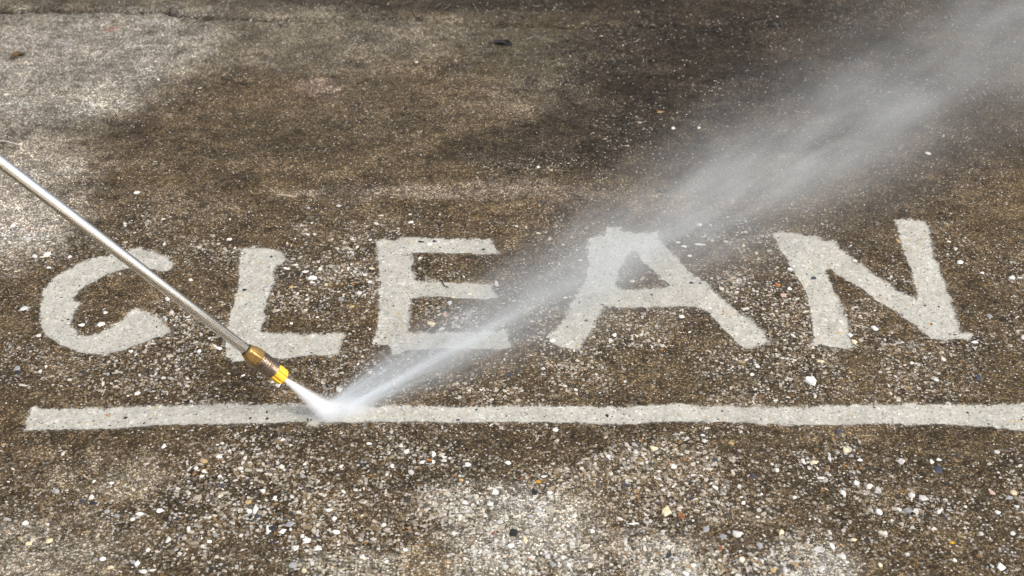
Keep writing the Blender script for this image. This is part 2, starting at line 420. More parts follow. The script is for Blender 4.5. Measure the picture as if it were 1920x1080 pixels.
def surface(x, y):
    """height, film colour, gravel exposure, signed distance, mark id"""
    n1 = fbm(x, y, 7, 1, 4) - 0.5; n2 = fbm(x, y, 7, 2, 4) - 0.5
    n3 = fbm(x, y, 30, 3, 4) - 0.5; n4 = fbm(x, y, 30, 4, 4) - 0.5
    n5 = fbm(x, y, 95, 6, 3) - 0.5
    wx = x + 0.10 * n1 + 0.030 * n3; wy = y + 0.10 * n2 + 0.030 * n4
    film = np.empty(x.shape + (3,)); film[...] = lin(97, 83, 62)
    far = sstep(0.25, 0.55, y)[..., None]
    film = film * (1 - far) + lin(90, 79, 62) * far
    for cx, cy, rx, ry, colr, st in STAINS:
        b = blob(wx, wy, cx, cy, rx * 1.05, ry * 1.05)
        b = np.clip(st * sstep(0.12, 0.75, b + (0.5 * n3 + 0.45 * n5) * (b > 0.03)), 0, 1)[..., None]
        film = film * (1 - b) + lin(*colr) * b
    near = (1 - sstep(-1.05, -0.72, y + 0.1 * n1))[..., None]          # foreground slab out of view, paled to brighten the lance's reflection
    film = film * (1 - near) + lin(205, 194, 172) * near
    mot = fbm(x, y, 14, 8, 5)
    film = film * (1.16 * (0.80 + 0.40 * sstep(0.3, 0.7, mot)))[..., None]
    g2 = fbm(x * .8, y * 1.5, 42, 9, 4)                    # streaky grime, scuffs and pock marks
    film = film * (0.84 + 0.34 * sstep(.34, .66, g2))[..., None]
    scuff = sstep(.58, .70, fbm(x * .7, y * 1.4, 20, 12, 5))[..., None]
    film = film * (1 - .35 * scuff) + np.minimum(film * 1.5 + .02, .5) * .35 * scuff
    pock = sstep(.66, .74, fbm(x, y, 75, 14, 3))[..., None]
    film = film * (1 - .45 * pock)
    gr = np.full(x.shape, 0.10)
    for cx, cy, rx, ry, a in GRAVEL:
        gr = gr + a * sstep(0.15, 0.8, blob(wx, wy, cx, cy, rx, ry))
    gr = gr * (0.45 + 1.1 * sstep(0.33, 0.62, fbm(x, y, 11, 21, 4)))
    gr = np.clip(gr, 0.0, 1.0)
    cd, ct = seg_dist(CRACK, x + 0.012 * n3, y + 0.03 * n4)
    cw = np.where(ct < 8, 0.0095, 0.0065)
    ck = np.exp(-(cd / cw) ** 2) * (0.80 + 0.6 * sstep(.38, .55, fbm(x, y, 9, 31, 3)))
    ck = 1.0 * ck * np.clip(1.35 - 0.06 * ct, 0.25, 1)
    film = film * (1 - 0.82 * np.clip(ck, 0, 1))[..., None]
    film = film * (1 - 0.28 * gr[..., None] * (1 - sstep(.15, .4, film[..., :1])))
    sd, wh = clean_fields(x, y)
    cl = sstep(-0.002, 0.002, sd)
    z = 0.004 * n1 + 0.0035 * n3 + 0.0010 * (fbm(x, y, 160, 5, 3) - 0.5)
    rough_patch = blob(x, y, 500, 305, 60, 24)
    z = z + 0.010 * rough_patch * (fbm(x, y, 45, 51, 3) - 0.4)
    z = z - 0.010 * np.clip(ck, 0, 1) - 0.0010 * cl
    return z, film, gr, sd, wh

def axis(parts, a_out, b_out):
    pts = []
    for a, b, d in parts:
        pts.append(np.linspace(a, b, int(round((b - a) / d)), endpoint=False))
    pts = np.concatenate(pts + [np.array([parts[-1][1]])])
    lo, hi, st = [], [], 0.02
    q = pts[0]
    while q > a_out: q -= st; st *= 1.33; lo.append(q)
    st = 0.02; q = pts[-1]
    while q < b_out: q += st; st *= 1.33; hi.append(q)
    return np.concatenate([np.array(lo[::-1]), pts, np.array(hi)])

xs = axis([(-1.20, -0.78, 0.0042), (-0.78, 0.82, 0.0019), (0.82, 1.25, 0.0042)], -40, 40)
ys = axis([(-0.66, -0.36, 0.0030), (-0.36, 0.28, 0.0023), (0.28, 1.25, 0.0046)], -40, 60)
XX, YY = np.meshgrid(xs, ys)
ZZ, FILM, GRN, SDF, WHICH = surface(XX.ravel(), YY.ravel())
nx, ny = len(xs), len(ys)
V = np.stack([XX.ravel(), YY.ravel(), ZZ], 1)
ii = (np.arange(ny - 1)[:, None] * nx + np.arange(nx - 1)[None, :]).ravel()
QUAD = np.stack([ii, ii + 1, ii + nx + 1, ii + nx], 1)
fs = SDF[QUAD].mean(1); fw = WHICH[QUAD].max(1)
fid = np.where(fs > 0, fw, -1)

def submesh(name, sel):
    q = QUAD[sel]
    used = np.unique(q); remap = np.full(len(V), -1, dtype=np.int64); remap[used] = np.arange(len(used))
    me = np_mesh(name, V[used], remap[q].ravel(), np.full(len(q), 4), smooth=True)
    attr_c(me, 'film', FILM[used]); attr_f(me, 'grain', GRN[used]); attr_f(me, 'sdf', SDF[used])
    return me

ground = link('concrete_ground', submesh('concrete_ground', fid < 0), mat=M_GROUND)
tag(ground, 'dirty brown weathered concrete slab with exposed pebbles', 'ground', 'structure')
WORDS = ['pale letter C washed clean into the dirty concrete', 'pale letter L washed clean into the dirty concrete',
         'pale letter E washed clean, partly under the spray', 'pale letter A washed clean, behind the spray',
         'pale letter N washed clean, rightmost of the word', 'pale long washed line underneath the word']
for i, w in enumerate(WORDS):
    o = link('underline' if i == 5 else 'letter', submesh('washed_mark', fid == i), ground, M_GROUND)
    o['label'] = w

# ------------------------------------------------------------------ grit: small aggregate bedded in the slab
TONES = np.array([lin(236,232,224), lin(222,214,200), lin(205,196,180), lin(190,178,158), lin(176,174,172), lin(150,146,140), lin(168,146,112), lin(128,104,74),
                  lin(98,98,100), lin(64,64,67), lin(196,128,58), lin(172,100,62)])
TW = np.array([.13, .13, .12, .12, .07, .07, .12, .10, .045, .05, .006, .006]); TW = TW / TW.sum()

def scatter(n, fn):
    out = []
    got = 0
    while got < n:
        x = rng.uniform(-1.15, 1.2, 400000); y = rng.uniform(-0.64, 1.15, 400000)
        half = 0.62 + 0.36 * (y + 0.64)              # what lies well out of view needs none
        keep = (np.abs(x) < half) & (rng.random(400000) < fn(x, y))
        out.append(np.stack([x[keep], y[keep]], 1)); got += keep.sum()
    return np.concatenate(out)[:n]

# tabulated gravel exposure for fast sampling
def lookup(F, x, y):
    ix = np.clip(np.searchsorted(xs, x), 0, nx - 1); iy = np.clip(np.searchsorted(ys, y), 0, ny - 1)
    return F[iy * nx + ix]

def dens(x, y):
    g = lookup(GRN, x, y); s = lookup(SDF, x, y)
    clump = 0.5 + 0.9 * sstep(0.4, 0.65, fbm(x, y, 26, 77, 3))
    return np.where(s > -0.001, 0.015, np.clip((g - 0.06) * clump * 0.75 + 0.0015, 0, 1))

def grit(name, n, rmin, rmax, power, sides, bevel, washed=False):
    P = scatter(n, (lambda x, y: 1.0 * (lookup(SDF, x, y) > 0.002)) if washed else (lambda x, y: dens(x, y) ** 2.0) if bevel else dens)
    u = rng.random(n)
    r = rmin * (1 + u * ((rmax / rmin) ** (-power) - 1)) ** (-1 / power)
    asp = rng.uniform(1.0, 2.0, n) ** 1.1
    rot = rng.uniform(0, math.pi, n)
    ang = (np.arange(sides)[None, :] + rng.uniform(-.32, .32, (n, sides))) * 2 * math.pi / sides
    rad = rng.uniform(0.62, 1.22, (n, sides))
    ux, uy = rad * np.cos(ang) * asp[:, None] ** .5, rad * np.sin(ang) / asp[:, None] ** .5
    cx = ux * np.cos(rot)[:, None] - uy * np.sin(rot)[:, None]
    cy = ux * np.sin(rot)[:, None] + uy * np.cos(rot)[:, None]
    z0 = lookup(ZZ, P[:, 0], P[:, 1])
    hgt = r * rng.uniform(0.10, 0.32, n)
    tlx, tly = rng.uniform(-.25, .25, n), rng.uniform(-.25, .25, n)
    def ring(sc, zz):
        X = P[:, 0:1] + cx * r[:, None] * sc; Y = P[:, 1:2] + cy * r[:, None] * sc
        Z = z0[:, None] + zz[:, None] + (cx * tlx[:, None] + cy * tly[:, None]) * (r * 0.35)[:, None]
        return np.stack([X, Y, Z], 2)
    tw = TW * (np.array([2.2, 1.8, 1.2, 1, 1.3, 1, .6, .5, 1, 1, .5, .5]) if bevel else 1); tw = tw / tw.sum()
    tone = TONES[rng.choice(len(TONES), n, p=tw)] * rng.uniform(0.72, 1.08, (n, 1))
    if not bevel: tone = tone * np.array([1.0, .94, .82])
    film = lookup(FILM, P[:, 0], P[:, 1])
    dirty = (rng.random(n) ** (1.0 if not bevel else 1.8) * 0.9)[:, None]
    tone = tone * (1 - dirty) + np.minimum(film * 1.6, 0.6) * dirty
    if washed:                                    # scoured flush with the cement, only the odd slate or white one shows
        hgt = hgt * 0.25
        pick = rng.choice(6, n, p=[.40, .22, .20, .10, .05, .03])
        tone = np.array([lin(196,193,184), lin(232,229,222), lin(62,62,64), lin(150,150,150), lin(205,176,130), lin(206,150,84)])[pick] * rng.uniform(.85, 1.05, (n, 1))
    k = np.arange(sides); k1 = (k + 1) % sides
    if bevel:
        VV = np.concatenate([ring(1.0, -0.25 * r), ring(0.78, hgt)], 1)
        m = 2 * sides
        quads = np.stack([k, k1, k1 + sides, k + sides], 1).ravel()
        one = np.concatenate([quads, k + sides]); sizes = [4] * sides + [sides]
    else:
        apex = np.stack([P[:, 0], P[:, 1], z0 + hgt], 1)[:, None, :]
        VV = np.concatenate([ring(1.0, -0.15 * r), apex], 1)
        m = sides + 1
        one = np.stack([k, k1, np.full(sides, sides)], 1).ravel(); sizes = [3] * sides
    F = (one[None, :] + (np.arange(n) * m)[:, None]).ravel()
    me = np_mesh(name, VV.reshape(-1, 3), F, np.tile(sizes, n), smooth=not bevel)
    attr_c(me, 'tone', np.repeat(tone, m, axis=0))
    o = link(name, me, ground, M_GRIT)
    o['kind'] = 'stuff'
    o['label'] = 'small flush stones in the washed letters' if washed else 'small pale and brown aggregate grains bedded in the concrete'
    return o

grit('fine_grit', 150000, 0.0005, 0.0018, 1.7, 5, False)
grit('coarse_grit', 4600, 0.0019, 0.0047, 3.0, 6, True)
grit('washed_grit', 1500, 0.0012, 0.0036, 2.4, 6, True, True)

# ------------------------------------------------------------------ the larger stone chips, one by one
W_, CR, LG, GY, DK, BL, TN, OR, YE, PK = (236,234,229), (232,216,180), (210,208,203), (160,161,162), (52,52,54), (70,74,86), (200,170,120), (205,120,50), (220,160,40), (214,180,164)
CHIPS = [  # px, size px across, size px deep, colour
 (1519,715,31,17,W_),(1320,826,12,8,LG),(1317,812,15,7,BL),(1372,833,13,7,TN),(1264,876,13,13,W_),(1248,958,21,18,CR),(1380,1001,23,12,LG),(1537,1031,24,14,LG),(1560,1024,10,14,W_),
 (1759,880,20,13,BL),(1582,927,12,12,W_),(1629,914,13,11,W_),(1646,921,14,13,LG),(1731,934,19,11,LG),(1710,929,16,10,LG),(1648,962,15,12,W_),(1717,959,13,11,LG),(1785,1018,10,7,YE),
 (1877,1062,19,18,W_),(1901,923,14,11,CR),(1860,921,11,10,PK),(1894,932,22,10,GY),(1472,1069,13,14,LG),(1449,1069,19,13,TN),(1580,1043,15,12,LG),(1324,992,14,12,GY),(1425,1024,13,14,GY),
 (1834,707,12,13,BL),(1586,846,15,10,CR),(1600,1011,13,7,CR),(1505,865,10,12,W_),(1556,861,8,13,W_),(1747,864,10,11,W_),(1870,848,13,7,LG),(1490,935,10,6,W_),(1300,975,6,4,W_),
 (813,852,8,12,W_),(832,858,11,7,W_),(953,868,12,9,W_),(877,872,12,9,W_),(1040,808,13,7,W_),(1001,923,13,13,DK),(937,980,14,9,LG),(963,1000,20,16,DK),(957,1024,16,9,W_),(1172,1015,9,15,LG),
 (1027,1042,12,12,LG),(1055,1045,12,11,W_),(997,1045,14,8,W_),(1077,967,11,11,W_),(1020,893,15,5,W_),(1187,982,26,4,W_),(982,1070,9,15,W_),(1067,1060,9,12,W_),(805,863,10,6,OR),(1010,903,10,8,YE),
 (1037,1058,14,12,GY),(985,1013,9,16,CR),(47,983,16,10,W_),(105,921,15,9,GY),(172,932,12,9,W_),(155,940,14,8,BL),(173,944,16,7,DK),(300,957,15,9,W_),(262,963,19,8,W_),(248,973,11,8,W_),
 (220,968,11,9,GY),(200,959,12,8,GY),(378,892,12,7,W_),(382,883,10,8,W_),(367,878,10,9,LG),(412,892,10,7,W_),(417,912,16,8,BL),(478,955,11,17,W_),(467,958,12,9,W_),(470,969,12,9,DK),
 (483,968,11,8,BL),(543,983,18,16,GY),(505,992,15,19,W_),(530,997,12,14,W_),(547,966,13,9,DK),(493,920,11,6,W_),(515,933,8,10,W_),(547,931,9,9,W_),(630,998,16,9,W_),(617,957,14,9,W_),
 (627,972,12,9,W_),(567,1005,8,11,W_),(307,837,8,9,W_),(278,1032,11,9,W_),(315,1013,10,13,LG),(353,993,9,12,W_),(208,1064,14,8,CR),(193,1048,14,8,W_),(393,1015,12,9,W_),(403,1003,10,9,GY),
 (330,1030,11,9,GY),(285,1070,16,5,W_),(257,1057,12,10,W_),(570,1070,11,12,CR),(89,477,15,11,W_),(66,480,11,7,W_),(131,481,11,7,W_),(308,457,8,8,W_),(314,560,9,9,W_),(189,609,17,9,W_),
 (154,609,14,6,W_),(197,586,9,5,W_),(72,629,11,6,W_),(586,521,20,8,W_),(586,529,16,4,W_),(572,509,12,6,W_),(601,504,10,7,W_),(554,496,14,4,W_),(674,550,12,6,LG),(640,561,12,8,GY),
 (612,534,8,6,CR),(546,606,9,5,W_),(430,447,11,6,W_),(458,543,10,5,DK),(498,538,12,7,GY),(790,453,17,5,DK),(806,457,11,6,W_),(815,451,11,5,BL),(851,558,11,7,CR),(906,467,10,4,DK),
 (693,528,10,7,W_),(697,503,12,3,CR),(881,550,9,6,CR),(931,531,8,11,LG),(844,569,10,8,LG),(835,590,10,10,PK),(1296,529,10,5,BL),(1099,601,8,5,DK),(1152,629,9,7,W_),(1145,639,10,12,LG),
 (1036,638,15,7,W_),(1312,458,24,4,W_),(1283,461,12,4,W_),(1293,479,10,4,W_),(1157,575,8,8,W_),(1060,559,11,4,W_),(1526,520,13,6,BL),(1481,506,13,7,W_),(1481,541,12,6,W_),(1459,535,8,9,OR),
 (1469,554,14,7,PK),(1801,492,14,7,W_),(1602,641,12,9,CR),(1594,628,12,8,W_),(1572,623,8,5,YE),(1792,466,11,6,LG),(1779,453,10,3,W_),(1827,642,16,6,W_),(1842,512,13,4,W_),(1684,452,7,9,TN),
 (1604,489,10,5,W_),(970,695,14,9,BL),(953,703,18,5,BL),(521,722,13,11,LG),(511,716,8,5,W_),(500,772,4,7,DK),(501,784,6,5,DK),(577,786,6,7,DK),(859,786,9,5,BL),(893,767,6,5,DK),
 (1138,780,9,7,DK),(235,782,9,6,DK),(200,776,6,4,OR),(297,150,6,5,W_),(781,117,6,4,W_),(1740,287,12,5,W_),(1238,210,12,3,TN),(1015,378,12,5,BL),(635,385,12,5,LG),(257,362,14,5,W_),
 (25,422,12,7,W_),(1310,240,7,4,W_),(1262,240,8,4,W_),(245,660,12,5,W_),(1760,860,9,6,W_),(90,985,8,7,LG),(640,876,8,10,W_),(735,873,9,9,W_),(792,868,10,6,W_),(833,865,12,6,LG),
 (700,1010,12,9,LG),(720,985,10,8,W_),(760,1030,12,8,W_),(680,1045,13,9,W_),(850,1000,10,8,W_),(1300,1060,12,8,W_),(1340,1040,9,9,LG),(1390,1050,12,9,W_),(1420,970,12,6,W_),(1660,1000,10,8,W_),
 (1690,985,12,7,LG),(1760,960,9,8,W_),(1810,950,9,6,W_),(1840,1000,10,8,LG),(1870,960,11,9,W_),(1900,1000,12,8,W_),(1790,1050,10,8,W_),(1700,1040,12,7,LG),(1650,1060,10,8,CR)]

def chip_mesh(i):
    r = random.Random(100 + i)
    n = r.choice((5, 6, 6, 7))
    ang = [(k + r.uniform(-.33, .33)) * 2 * math.pi / n for k in range(n)]
    rad = [r.uniform(.62, 1.22) for _ in range(n)]
    vs, fc = [], []
    tx, ty = r.uniform(-.2, .2), r.uniform(-.2, .2)
    for sc, z in ((1.0, -1.0), (1.0, 0.15), (0.76, 0.9)):
        for a, q in zip(ang, rad):
            jit = r.uniform(.94, 1.06) if z > 0 else 1
            x, y = q * sc * jit * math.cos(a), q * sc * jit * math.sin(a)
            vs.append((x, y, z + (tx * x + ty * y if z > 0 else 0) + (r.uniform(-.1, .1) if z > .5 else 0)))
    vs.append((r.uniform(-.2, .2), r.uniform(-.2, .2), 1.05))
    for lv in (0, n):
        for k in range(n):
            fc.append((lv + k, lv + (k + 1) % n, lv + n + (k + 1) % n, lv + n + k))
    for k in range(n): fc.append((2 * n + k, 2 * n + (k + 1) % n, 3 * n))
    me = bpy.data.meshes.new('stone_chip'); me.from_pydata(vs, [], fc); me.materials.append(M_CHIP)
    return me

chip_meshes = [chip_mesh(i) for i in range(16)]
have = len(CHIPS)
R2 = random.Random(5)
extra = []
pool = scatter(4000, lambda x, y: np.where(lookup(SDF, x, y) > -0.012, 0, lookup(GRN, x, y) ** 1.5) * (y < 0.2))
for x, y in pool:
    if len(extra) >= 298 - have: break
    extra.append((x, y))
def add_chip(x, y, sx, sy, colr, rz):
    z = float(lookup(ZZ, np.array([x]), np.array([y]))[0])
    o = bpy.data.objects.new('stone_chip', R2.choice(chip_meshes)); COL.objects.link(o); o.parent = ground
    flush = float(lookup(SDF, np.array([x]), np.array([y]))[0]) > 0
    hz = min(sx, sy) * (0.10 if flush else R2.uniform(.12, .28))
    o.location = (x, y, z + (0.0002 if flush else 0.0004))
    o.scale = (sx, sy, hz); o.rotation_euler = (0, 0, rz)
    f = R2.uniform(.86, 1.04)
    c = lin(*colr) * f
    o.color = (*[float(q) for q in c], 1)
for px, py, w, d, colr in CHIPS:
    p = G(px, py); k = mm_per_px(px, py)
    fore = -ray(px, py)[2] / np.linalg.norm(ray(px, py))
    rz = R2.uniform(-.25, .25) if (w > 1.6 * d or d > 1.1 * w) else R2.uniform(-.5, .5)
    add_chip(p[0], p[1], 0.5 * w * k, 0.5 * d * k / fore, colr, rz + R2.choice((0, math.pi)))
for x, y in extra:
    s = R2.uniform(.0026, .0052)
    add_chip(x, y, s * R2.uniform(1, 1.5), s, R2.choice((W_, W_, W_, LG, LG, CR, CR, GY, TN, DK, BL)), R2.uniform(0, 6.28))

# ------------------------------------------------------------------ litter
def plain_mat(name, colr, rough=0.7, var=0.35, scale=200):
    m = bpy.data.materials.new(name); N = NT(m)
    pos = N.n('ShaderNodeTexCoord').outputs['Object']
    nz = N.noise(pos, scale, 4, 0.6)
    c = lin(*colr)
    c = N.mix(N.smooth(nz, .3, .7), tuple(c * (1 - var)), tuple(np.minimum(c * (1 + var), .9)))
    b = N.n('ShaderNodeBsdfPrincipled'); N.put(b.inputs['Base Color'], c); b.inputs['Roughness'].default_value = rough
    o = N.n('ShaderNodeOutputMaterial'); N.t.links.new(b.outputs[0], o.inputs[0])
    return m

def leaf(name, px, py, length, width, rz, colr, label, curl=.35):
    p = G(px, py); z = float(lookup(ZZ, p[:1], p[1:2])[0])
    r = random.Random(int(px))
    n, vs, fc = 9, [], []
    for side in (0, 1):
        for i in range(n):
            t = i / (n - 1); wv = width * (math.sin(math.pi * (0.08 + 0.84 * t)) ** .7) * r.uniform(.75, 1.15)
            for s in (-1, 0, 1):
                zz = 0.0012 + curl * length * .22 * abs(s) * math.sin(math.pi * t) + .05 * length * math.sin(5 * t + s) ** 2 + (0.0007 if side else 0)
                vs.append((length * (t - .5), s * wv * .5 + .12 * length * math.sin(3.1 * t), zz))
    q = 3 * n
    for i in range(n - 1):
        for s in (0, 1):
            a = i * 3 + s
            fc.append((a + 3, a + 4, a + 1, a)); fc.append((q + a, q + a + 1, q + a + 4, q + a + 3))
    rim = [i * 3 for i in range(n)] + [(n - 1) * 3 + 1] + [i * 3 + 2 for i in range(n - 1, -1, -1)] + [1]
    for k in range(len(rim)):
        a, b = rim[k], rim[(k + 1) % len(rim)]
        fc.append((a, b, b + q, a + q))
    me = bpy.data.meshes.new(name); me.from_pydata(vs, [], fc)
    for pl in me.polygons: pl.use_smooth = True
    o = link(name, me, None, plain_mat(name, colr))
    o.location = (p[0], p[1], z); o.rotation_euler = (0, 0, rz)
    tag(o, label, 'leaf')
    return o
leaf('leaf_scrap', 942, 84, 0.040, 0.017, -0.35, (34,32,34), 'small black curled leaf scrap lying on the dark concrete')
leaf('leaf_scrap', 34, 107, 0.028, 0.016, 0.9, (82,62,34), 'small brown leaf scrap near the left edge', .5)

def tube_mesh(name, pts, rad, seg=6):
    vs, fc = [], []
    n = len(pts); P = [Vector(p) for p in pts]
    for i in range(n):
        t = (P[min(i + 1, n - 1)] - P[max(i - 1, 0)]).normalized()
        a = t.cross(Vector((0, 0, 1))); a = a.normalized() if a.length > 1e-5 else Vector((1, 0, 0)); b = t.cross(a)
        rr = rad[i] if isinstance(rad, (list, tuple)) else rad
        for k in range(seg):
            an = 2 * math.pi * k / seg
            vs.append(P[i] + (a * math.cos(an) + b * math.sin(an)) * rr)
    for i in range(n - 1):
        for k in range(seg):
            fc.append((i * seg + k, i * seg + (k + 1) % seg, (i + 1) * seg + (k + 1) % seg, (i + 1) * seg + k))
    fc.append(tuple(range(seg - 1, -1, -1))); fc.append(tuple(range((n - 1) * seg, n * seg)))
    me = bpy.data.meshes.new(name); me.from_pydata([tuple(v) for v in vs], [], fc)
    for pl in me.polygons: pl.use_smooth = True
    return me

def fibre(name, pxs, rad, colr, label, cat):
    pts = []
    for x, y in pxs:
        p = G(x, y); pts.append((p[0], p[1], float(lookup(ZZ, p[:1], p[1:2])[0]) + rad * 1.1))
    o = link(name, tube_mesh(name, pts, [rad * (.7 + .5 * random.random()) for _ in pts], 6), None, plain_mat(name, colr))
    tag(o, label, cat)
fibre('straw', [(-30,258), (-8,264), (10,267), (25,271), (42,275)], 0.0011, (205,196,180), 'thin pale dry straw at the left edge above the lance', 'straw')
fibre('twig', [(829,527), (831,533), (834,537), (841,539)], 0.0009, (62,54,46), 'tiny dark twig on the middle bar of letter E', 'twig')
fibre('twig', [(1224,204), (1232,207), (1238,210), (1244,211)], 0.0011, (150,112,76), 'tiny tan twig on dark concrete beside the spray', 'twig')

# ------------------------------------------------------------------ pressure washer lance
IMP = G(622, 778)
dI = float((IMP - CAM) @ FWD)
P2 = CAM + ray(0, 303) * dI * 0.865
AX = P2 - IMP; AX = AX / np.linalg.norm(AX)           # from the ground up the lance
tt = np.linspace(0, 0.4, 4000); Q = IMP + tt[:, None] * AX
qx = 960 + FPX * ((Q - CAM) @ RGT) / ((Q - CAM) @ FWD)
TIP = Q[np.argmin(np.abs(qx - 534))]
lance = bpy.data.objects.new('pressure_washer_lance', None); COL.objects.link(lance)
lance.location = TIP
lance.rotation_euler = Vector(AX).to_track_quat('Z', 'Y').to_euler()
tag(lance, 'steel pressure washer lance with brass coupler and yellow nozzle', 'lance')

def lathe(name, prof, seg, mat, parent, smooth=True, rfun=None, cap=True):
    vs, fc = [], []
    for i, (r, z) in enumerate(prof):
        for k in range(seg):
            a = 2 * math.pi * k / seg
            q = r * (rfun(a, i) if rfun else 1)
            vs.append((q * math.cos(a), q * math.sin(a), z))
    n = len(prof)
    for i in range(n - 1):
        for k in range(seg):
            fc.append((i * seg + k, i * seg + (k + 1) % seg, (i + 1) * seg + (k + 1) % seg, (i + 1) * seg + k))
    if cap:
        fc.append(tuple(range(seg - 1, -1, -1))); fc.append(tuple(range((n - 1) * seg, n * seg)))
    me = bpy.data.meshes.new(name); me.from_pydata(vs, [], fc)
    for pl in me.polygons: pl.use_smooth = smooth and len(pl.vertices) == 4
    me.materials.append(mat)
    o = bpy.data.objects.new(name, me); COL.objects.link(o); o.parent = parent
    return o

M_STEEL = metal_material('brushed_steel', (.95, .94, .92), 0.22, (.78, .74, .68), .5, scale=60, stretch=(6, 6, .2))
M_BRASS = metal_material('tarnished_brass', (.52, .33, .12), 0.42, (.15, .085, .04), .9, scale=130)
M_COLLAR = metal_material('dark_worn_collar', (.40, .31, .24), 0.30, (.16, .11, .07), .75, scale=220)
M_STEM = metal_material('nozzle_steel', (.55, .54, .52), 0.3)
M_YEL = bpy.data.materials.new('yellow_plastic')
N = NT(M_YEL)
nz = N.noise(N.n('ShaderNodeTexCoord').outputs['Object'], 260, 4, .6)
yb = N.n('ShaderNodeBsdfPrincipled'); N.put(yb.inputs['Base Color'], N.mix(N.smooth(nz, .5, .75, 0, .5), (.88, .57, .05), (.60, .34, .03)))
yb.inputs['Roughness'].default_value = .38
yb.inputs['Subsurface Weight'].default_value = .15; yb.inputs['Subsurface Radius'].default_value = (.004, .003, .001)
N.t.links.new(yb.outputs[0], N.n('ShaderNodeOutputMaterial').inputs[0])

R_T = 0.0066
lathe('tube', [(R_T * .96, 0.058), (R_T, 0.0585), (R_T, 0.35), (R_T, 0.75), (R_T, 1.05)], 40, M_STEEL, lance)
def hexr(a, i):
    if i in (0, 1, 8): return 1
    s = math.cos(math.pi / 6) / math.cos(((a + .3) % (math.pi / 3)) - math.pi / 6)
    return 1 - (1 - s) * (.95 if 3 <= i <= 5 else .5)
cb = lathe('coupler_body', [(.0070, .0635), (.0082, .0630), (.0094, .0600), (.0112, .0555), (.0121, .0520), (.0122, .0450), (.0118, .0425), (.0104, .0405), (.0102, .0390)], 72, M_BRASS, lance, rfun=hexr)
lathe('seal_ring', [(.0064, .0646), (.0071, .0646), (.0074, .0640), (.0072, .0632), (.0064, .0630)], 40, plain_mat('dark_rubber', (38, 36, 36)), cb)
prof = [(.0100, .0440), (.0116, .0434)]
z = .0430
for k in range(7):
    prof += [(.0119, z), (.0120, z - .0017), (.0104, z - .0022), (.0104, z - .0030)]
    z -= .0034
prof += [(.0112, z), (.0108, z - .0008), (.0095, z - .0010)]
lathe('collar', prof, 56, M_COLLAR, lance)
def ribs(a, i):
    t = (a * 8 / (2 * math.pi)) % 1
    return 1 + (.17 if .14 < t < .70 else 0.0) * (1 if 1 <= i <= 4 else 0)
lathe('nozzle_cap', [(.0082, .0178), (.0088, .0172), (.0090, .0120), (.0090, .0060), (.0086, .0032), (.0076, .0018), (.0040, .0016)], 128, M_YEL, lance, smooth=False, rfun=ribs)
lathe('nozzle_stem', [(.0040, .0040), (.0042, .0012), (.0034, .0000), (.0012, .0000)], 24, M_STEM, lance)

# ------------------------------------------------------------------ water
def water_material(name, build, step, aniso=-0.15, tint=(.925, .968, 1.0)):  # default tint puts the blue of skylight into the white mist's colour
    m = bpy.data.materials.new(name); N = NT(m)
    pos = N.n('ShaderNodeTexCoord').outputs['Object']
    sp = N.n('ShaderNodeSeparateXYZ'); N.put(sp.inputs[0], pos)
    d = build(N, sp.outputs[0], sp.outputs[1], sp.outputs[2])
    pv = N.n('ShaderNodeVolumePrincipled')
    pv.inputs['Color'].default_value = (*tint, 1)
    pv.inputs['Anisotropy'].default_value = aniso
    N.put(pv.inputs['Density'], d)
    o = N.n('ShaderNodeOutputMaterial'); N.t.links.new(pv.outputs[0], o.inputs['Volume'])
    m.cycles.volume_step_rate = step
    return m

def gauss(N, r2):
    return N.math('EXPONENT', N.math('MULTIPLY', r2, -1.0))

